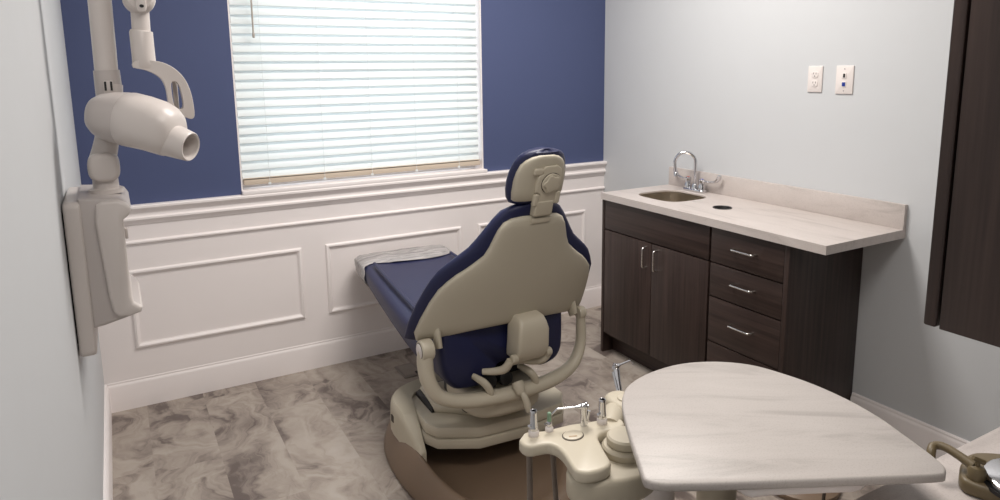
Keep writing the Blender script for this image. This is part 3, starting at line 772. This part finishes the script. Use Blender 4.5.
# Y shaped holder head
hd = [(-2.030, -2.337), (-2.016, -2.328), (-2.000, -2.333), (-1.977, -2.342), (-1.945, -2.346), (-1.910, -2.350), (-1.876, -2.360), (-1.841, -2.367), (-1.812, -2.375), (-1.802, -2.392), (-1.812, -2.412), (-1.835, -2.420), (-1.862, -2.414), (-1.880, -2.416), (-1.893, -2.424), (-1.903, -2.446), (-1.914, -2.474), (-1.923, -2.500), (-1.932, -2.516), (-1.950, -2.524), (-1.980, -2.522), (-1.998, -2.513), (-2.006, -2.498), (-2.000, -2.470), (-1.992, -2.440), (-1.990, -2.412), (-1.998, -2.394), (-2.016, -2.388), (-2.034, -2.384), (-2.045, -2.372), (-2.044, -2.350)]
bm = new(); prism(bm, [tuple(v)[:2] for v in smooth_curve([(a, b, 0) for a, b in hd], 3, True)], .753, .780, .007, seg=4)
hh = obj('holder_head', bm, cream, du)
bm = new()
prism(bm, sell(.0245, .0205, 32, 2, (-1.937, -2.394)), .780, .7812, .0004); obj('pad_ring', bm, seam_m, hh)
bm = new(); prism(bm, sell(.0225, .0185, 32, 2, (-1.937, -2.394)), .780, .783, .001); tp = obj('touch_pad', bm, cream, hh)
bm = new(); box(bm, (-.009, -.002, 0), (.009, .002, .0008), .0003, mat=Matrix.Translation((-1.941, -2.400, .7828)) @ Matrix.Rotation(-.35, 4, 'Z')); obj('pad_mark', bm, mat('tan_mark', (176, 150, 120), .5), tp)
# second holder joint at the back, beside the tray
bm = new()
tube(bm, [(-1.83, -2.385, .765), (-1.80, -2.355, .765), (-1.775, -2.33, .757), (-1.74, -2.32, .752)], [.022, .026, .026, .026], 16, sm=4)
prism(bm, sell(.036, .05, 28, 2.6, (-1.742, -2.325)), .735, .785, .012)
rj = obj('rear_joint', bm, cream_mat, du)
bm = new(); prism(bm, sell(.038, .042, 28, 2.6, (-1.685, -2.275)), .70, .742, .012); obj('rear_joint_cap', bm, cream, rj)
bm = new(); prism(bm, sell(.016, .018, 24, 2, (-1.742, -2.327)), .785, .788, .001); obj('rear_joint_button', bm, cream, rj)
# hoses under the head
bm = new()
for xx, yy, xe, ye in ((-2.018, -2.352, -1.92, -2.28), (-1.968, -2.358, -1.84, -2.30)):
    pass
def hose(x, y, zt, pts, r=.0065):
    bm = new(); tube(bm, [(x, y, zt)]+pts, r, 10, sm=5); return obj('hose', bm, hose_m, du)
hose(-2.020, -2.352, .756, [(-2.018, -2.350, .65), (-2.012, -2.345, .50), (-1.98, -2.35, .30), (-1.90, -2.40, .14), (-1.78, -2.47, .08)])
hose(-1.965, -2.358, .756, [(-1.955, -2.352, .65), (-1.935, -2.345, .50), (-1.91, -2.36, .33), (-1.85, -2.42, .18), (-1.75, -2.48, .08)], .006)
for i in range(5):
    hose(-1.985+i*.022, -2.497+i*.004, .70, [(-1.98+i*.022, -2.49, .60), (-1.95+i*.02, -2.48, .45), (-1.85, -2.49, .2), (-1.74, -2.50, .08)], .006)
hose(-1.66, -2.80, .88, [(-1.655, -2.79, .80), (-1.65, -2.77, .60), (-1.66, -2.70, .3), (-1.66, -2.58, .08)], .003)

# instruments standing in the head
def valve(x, y, z, label, tilt=0):
    t = thing('suction_valve', label, 'suction handpiece', (x, y, z), 'suction valves in the holder head')
    bm = new(); lathe(bm, [(.011, 0), (.0115, .004), (.0115, .010), (.009, .014)], (x, y, z)); obj('collar', bm, white_pl, t)
    bm = new(); lathe(bm, [(.0085, .012), (.0095, .014), (.0095, .022), (.0085, .026), (.0075, .052), (.0078, .056), (.0065, .058), (.0050, .057), (.0048, .044), (.001, .044)], (x, y, z)); tube(bm, [(x-.006, y, z+.024), (x-.014, y-.003, z+.027)], .003, 8); obj('barrel', bm, chrome, t)
valve(-2.007, -2.349, .779, 'chrome suction valve at the far left end of the holder head')
valve(-1.851, -2.383, .779, 'chrome suction valve at the right of the holder head, nearest the tray')
t = thing('saliva_ejector', 'slim saliva ejector valve with pale green tip in the holder head', 'suction handpiece', (-1.968, -2.350, .779))
bm = new(); lathe(bm, [(.009, 0), (.0095, .003), (.0085, .008), (.006, .011)], (-1.968, -2.350, .779)); obj('collar', bm, white_pl, t)
bm = new(); lathe(bm, [(.0055, .010), (.0065, .013), (.0065, .019), (.0048, .023)], (-1.968, -2.350, .779)); tube(bm, [(-1.972, -2.351, .797), (-1.981, -2.353, .800)], .0022, 8); obj('barrel', bm, chrome, t)
bm = new(); lathe(bm, [(.0045, .022), (.0050, .024), (.0042, .040), (.0045, .041), (.003, .043), (.001, .043)], (-1.968, -2.350, .779)); obj('tip', bm, green_m, t, label='pale green tip')
def syringe(x, y, z, h, dirv, nl, label, lean=(0, 0)):
    t = thing('air_water_syringe', label, 'dental syringe', (x, y, z), 'air water syringes')
    d = Vector((dirv[0], dirv[1], 0)).normalized(); top = Vector((x+lean[0], y+lean[1], z+h)); s = Vector((x, y, z))
    bm = new(); tube(bm, [s, s+(top-s)*.5, s+(top-s)*.85, top-Vector((0, 0, .004))], [.0075, .0068, .0085, .0088], 14); 
    tube(bm, [s+d*-.006+Vector((0,0,.004)), top-d*.012+Vector((0, 0, -.010))], .0035, 8)
    obj('handle', bm, steel if False else chrome, t)
    bm = new(); lathe(bm, [(.0085, -.004), (.0095, .0), (.0088, .005), (.004, .0075), (.001, .008)], top, (0, 0, 1), 18)
    tube(bm, [top-d*.010, top+d*.010], [.0055, .006], 12); tube(bm, [top+d*.008, top+d*.014], .0045, 12); hd_ = obj('head', bm, chrome, t)
    bm = new(); lathe(bm, [(.0035, 0), (.004, .002), (.003, .004), (.001, .0045)], top-d*.005+Vector((0, 0, .006)), (0, 0, 1), 12); obj('button', bm, chrome, hd_)
    bm = new(); n = d
    tube(bm, [top+n*.012, top+n*nl*.72+Vector((0, 0, -.002)), top+n*nl*.80+Vector((0, 0, -.003)), top+n*nl+Vector((0, 0, -.018))], [.0028, .0024, .0022, .0017], 10, sm=3); obj('nozzle', bm, chrome, t)
syringe(-1.892, -2.371, .7802, .044, (-1, .45), .075, 'chrome air water syringe in the holder head, nozzle pointing left')
syringe(-1.677, -2.232, .738, .058, (1, .25), .075, 'chrome air water syringe standing behind the tray, nozzle pointing right', lean=(.014, .035))

# foot control on the floor beyond the tray
fcn = thing('foot_control', 'brown round foot control on the floor seen beneath the tray edge', 'foot control', (-.60, -1.985, 0))
bm = new(); lathe(bm, [(.137, 0), (.14, .006), (.138, .02), (.11, .035), (.04, .042), (.001, .043)], (-.60, -1.985, 0), n=40); obj('disc', bm, brown, fcn)
bm = new(); tube(bm, [(-.64, -2.10, .015), (-.72, -2.32, .010), (-1.05, -2.50, .01), (-1.42, -2.53, .02)], .006, 10, sm=6); obj('tube', bm, hose_m, fcn)

# ------------------------------------------------------------------ khaki device on the rear counter
tr = thing('swivel_holder', 'khaki metal swivel device with hooked arm and steel disc on rear counter', 'holder', (-1.47, -2.98, .82))
def R2(p, a, c): x, y = p[0], p[1]; return (c[0]+x*cos(a)-y*sin(a), c[1]+x*sin(a)+y*cos(a))
bm = new(); c = (-1.455, -2.985)
prism(bm, [tuple(v)[:2] for v in smooth_curve([(-1.506, -2.940, 0), (-1.490, -2.930, 0), (-1.45, -2.914, 0), (-1.40, -2.912, 0), (-1.35, -2.96, 0), (-1.35, -3.04, 0), (-1.42, -3.09, 0), (-1.475, -3.05, 0), (-1.502, -2.99, 0), (-1.512, -2.955, 0)], 5, True)], .82, .846, .008)
obj('body', bm, khaki, tr)
bm = new(); tube(bm, [(-1.488, -2.952, .864), (-1.484, -2.925, .869), (-1.482, -2.902, .872), (-1.485, -2.890, .872), (-1.494, -2.885, .870), (-1.506, -2.889, .864), (-1.512, -2.893, .850)], [.009, .0078, .0074, .0074, .0074, .0074, .007], 14, sm=4); obj('hook_arm', bm, khaki, tr)
bm = new(); lathe(bm, [(.013, 0), (.014, .004), (.014, .020), (.011, .025), (.004, .027), (.004, .040), (.001, .041)], (-1.490, -2.957, .842)); tube(bm, [(-1.497, -2.952, .884), (-1.482, -2.963, .876)], [.004, .005], 10); obj('knob', bm, khaki, tr)
bm = new(); lathe(bm, [(.070, 0), (.072, .004), (.072, .010), (.068, .013), (.001, .016)], (-1.437, -3.022, .848), n=40); obj('disc', bm, chrome, tr, label='polished steel disc')
bm = new(); lathe(bm, [(.076, 0), (.076, .007), (.001, .007)], (-1.437, -3.022, .842), n=40); obj('disc_rim', bm, black, tr)

# ------------------------------------------------------------------ wall-mounted x-ray unit
xr = thing('xray_unit', 'off-white dental x-ray machine on a folding arm mounted on left wall', 'x-ray machine', (-2.86, -1.15, .78))
bm = new(); tfx = lambda y, z, x: (-W+x, y, z)
prism(bm, rbox(-1.16, .985, .34, .445, .02), .004, .046, .008, tf=tfx)
bm2 = new(); box(bm2, (-W, -1.30, .80), (-W+.006, -1.02, 1.18)); obj('wall_bracket', bm2, black, xr)
obj('wall_plate', bm, xray_pl, xr)
tfy = lambda x, z, y: (x, y, z)
body = [(-2.832, 1.215), (-2.735, 1.208), (-2.715, 1.198), (-2.705, 1.180), (-2.712, 1.160), (-2.728, 1.150), (-2.728, .925), (-2.722, .905), (-2.706, .892), (-2.712, .872), (-2.740, .860), (-2.80, .846), (-2.832, .842)]
bm = new(); prism(bm, body, -1.325, -1.02, .010, tf=tfy); cb = obj('control_box', bm, xray_dk, xr)
face = [(-2.790, 1.196), (-2.775, 1.204), (-2.735, 1.204), (-2.715, 1.194), (-2.705, 1.178), (-2.712, 1.160), (-2.727, 1.148), (-2.727, .925), (-2.722, .904), (-2.702, .888), (-2.706, .874), (-2.735, .866), (-2.765, .870), (-2.776, .885), (-2.782, .93), (-2.790, 1.05), (-2.796, 1.15)]
bm = new(); prism(bm, face, -1.340, -1.05, .009, tf=tfy); obj('front_cover', bm, xray_pl, cb)
B('switch', (-2.727, -1.30, 1.085), (-2.719, -1.27, 1.115), xray_dk, cb, .002)
# base swivel and arms
AY = -1.2
bm = new(); lathe(bm, [(.046, 0), (.046, .012), (.034, .014), (.033, .05)], (-2.762, AY, 1.21)); 
obj('neck', bm, xray_pl, xr)
bm = new(); prism(bm, sell(.041, .042, 32, 2.8, (-2.762, 1.287)), AY-.05, AY+.04, .014, seg=4, tf=tfy); obj('lower_joint', bm, xray_pl, xr)
bm = new(); tube(bm, [(-2.765, AY+.01, 1.30), (-2.748, AY+.01, 1.36), (-2.73, AY+.02, 1.45), (-2.725, AY+.03, 1.52)], [.036, .032, .032, .034], 20, sm=3); obj('lower_arm', bm, xray_pl, xr)
bm = new(); tube(bm, [(-2.728, AY+.03, 1.49), (-2.730, AY+.03, 1.563)], [.036, .034], 24); ac = obj('arm_collar', bm, xray_dk, xr)
bm = new(); box(bm, (-2.742, AY-.010, 1.497), (-2.716, AY-.0, 1.533), .003); obj('collar_block', bm, xray_pl, ac)
bm = new()
for dx in (-.0075, .0075): box(bm, (-2.729+dx-.0028, AY-.0125, 1.505), (-2.729+dx+.0028, AY-.006, 1.531))
obj('collar_slots', bm, black, ac)
bm = new(); tube(bm, [(-2.730, AY+.03, 1.56), (-2.728, AY+.03, 1.76), (-2.726, AY+.03, 2.16)], .0305, 24); obj('rear_arm', bm, xray_pl, xr)
bm = new(); lathe(bm, [(.001, -.05), (.04, -.05), (.046, -.04), (.046, .04), (.04, .05), (.001, .05)], (-2.70, AY+.03, 2.19), (0, 1, 0)); obj('elbow', bm, xray_pl, xr)
bm = new(); tube(bm, [(-2.69, AY+.02, 2.18), (-2.64, AY, 1.80)], .027, 20); obj('front_arm', bm, xray_pl, xr)
bm = new(); lathe(bm, [(.001, -.045), (.030, -.045), (.040, -.036), (.043, -.02), (.043, .02), (.040, .036), (.03, .045), (.001, .045)], (-2.629, AY, 1.765), (0, 1, 0), 32); kn = obj('knuckle', bm, xray_pl, xr)
bm = new(); prism(bm, sell(.014, .024, 24, 3, (-2.627, 1.748)), AY-.056, AY-.04, .004, tf=tfy); obj('knuckle_tab', bm, xray_pl, kn)
bm = new(); prism(bm, sell(.006, .0045, 20, 2, (-2.626, 1.741)), AY-.058, AY-.054, 0, tf=tfy); obj('knuckle_hole', bm, black, kn)
bm = new(); tube(bm, [(-2.629, AY, 1.74), (-2.631, AY, 1.66)], .0245, 24); obj('drop_tube', bm, xray_pl, xr)
bm = new(); tube(bm, [(-2.631, AY, 1.676), (-2.6315, AY, 1.672), (-2.631, AY, 1.60), (-2.631, AY, 1.572), (-2.631, AY, 1.569)], [.028, .031, .031, .032, .030], 24); obj('sleeve', bm, xray_pl, xr)
# yoke: flat curved arm with a slot, from the sleeve over to the right side of the head
def arcpt(a, rx, rz): return (-2.625+rx*cos(a), 1.475+rz*sin(a))
yo = [(-2.60, 1.588), (-2.575, 1.580), (-2.550, 1.563), (-2.530, 1.538), (-2.517, 1.505), (-2.511, 1.468), (-2.510, 1.425), (-2.520, 1.415), (-2.534, 1.42), (-2.558, 1.425), (-2.572, 1.43), (-2.578, 1.46), (-2.580, 1.50), (-2.588, 1.53), (-2.604, 1.548), (-2.63, 1.562), (-2.66, 1.570), (-2.66, 1.585), (-2.63, 1.592)]
yo = [tuple(v)[:2] for v in smooth_curve([(a, b, 0) for a, b in yo], 3, True)]
slot = [(-2.566, 1.522), (-2.556, 1.528), (-2.546, 1.518), (-2.540, 1.49), (-2.539, 1.45), (-2.560, 1.45), (-2.566, 1.48)]
slot = [tuple(v)[:2] for v in smooth_curve([(a, b, 0) for a, b in slot], 3, True)]
bm = new(); plate(bm, yo, [slot], 0, .045, tf=lambda x, z, y: (x, AY-.028+y, z)); bmesh.ops.remove_doubles(bm, verts=bm.verts, dist=1e-5)
yoo = obj('yoke_arm', bm, xray_pl, xr, ang=35)
bv = yoo.modifiers.new('bev', 'BEVEL'); bv.width = .004; bv.segments = 3; bv.limit_method = 'ANGLE'; bv.angle_limit = radians(50)
bm = new(); box(bm, (-2.560, AY+.02, 1.44), (-2.546, AY+.03, 1.535), .003); obj('cable_guide', bm, xray_pl, xr)
# tube head along a tilted axis
ax = Vector((.74, -.64, -.20)).normalized(); hc0 = Vector((-2.728, AY-.035, 1.432))
sd = ax.cross(Vector((0, 0, 1))).normalized(); upx = sd.cross(ax).normalized()
def hring(s, rw, rh, oz=0, e=2.4, n=40, cx=0):
    r = []
    for k in range(n):
        a = 2*pi*k/n; x, z = cos(a), sin(a)
        r.append(hc0+ax*s+sd*(cx+math.copysign(abs(x)**(2/e), x)*rw)+upx*(oz+math.copysign(abs(z)**(2/e), z)*rh))
    return r
bm = new(); loft(bm, [hring(s, w, h, o) for s, w, h, o in ((-.060, .012, .012, 0), (-.056, .034, .034, 0), (-.045, .052, .050, 0), (-.025, .064, .062, 0), (0, .070, .070, 0), (.035, .074, .074, .003), (.058, .075, .075, .004))])
hb = obj('head_rear_shell', bm, xray_dk, xr, ang=60)
bm = new(); loft(bm, [hring(s, w, h, o, 2.3) for s, w, h, o in ((.056, .0735, .0735, .004), (.060, .077, .077, .004), (.10, .077, .076, .004), (.15, .074, .073, .002), (.18, .067, .068, -.002), (.20, .056, .058, -.006), (.212, .044, .046, -.012))])
hf = obj('head_front_shell', bm, xray_pl, xr, ang=60)
bm = new(); loft(bm, [hring(s, w, w, o, 2) for s, w, o in ((.12, .054, -.020), (.18, .051, -.026), (.182, .049, -.026), (.22, .0455, -.030), (.255, .0415, -.034), (.258, .039, -.034), (.256, .034, -.034), (.20, .033, -.029), (.20, .001, -.029))])
obj('cone', bm, xray_pl, hf, ang=40)
ch.rotation_euler.z = radians(-1.5)
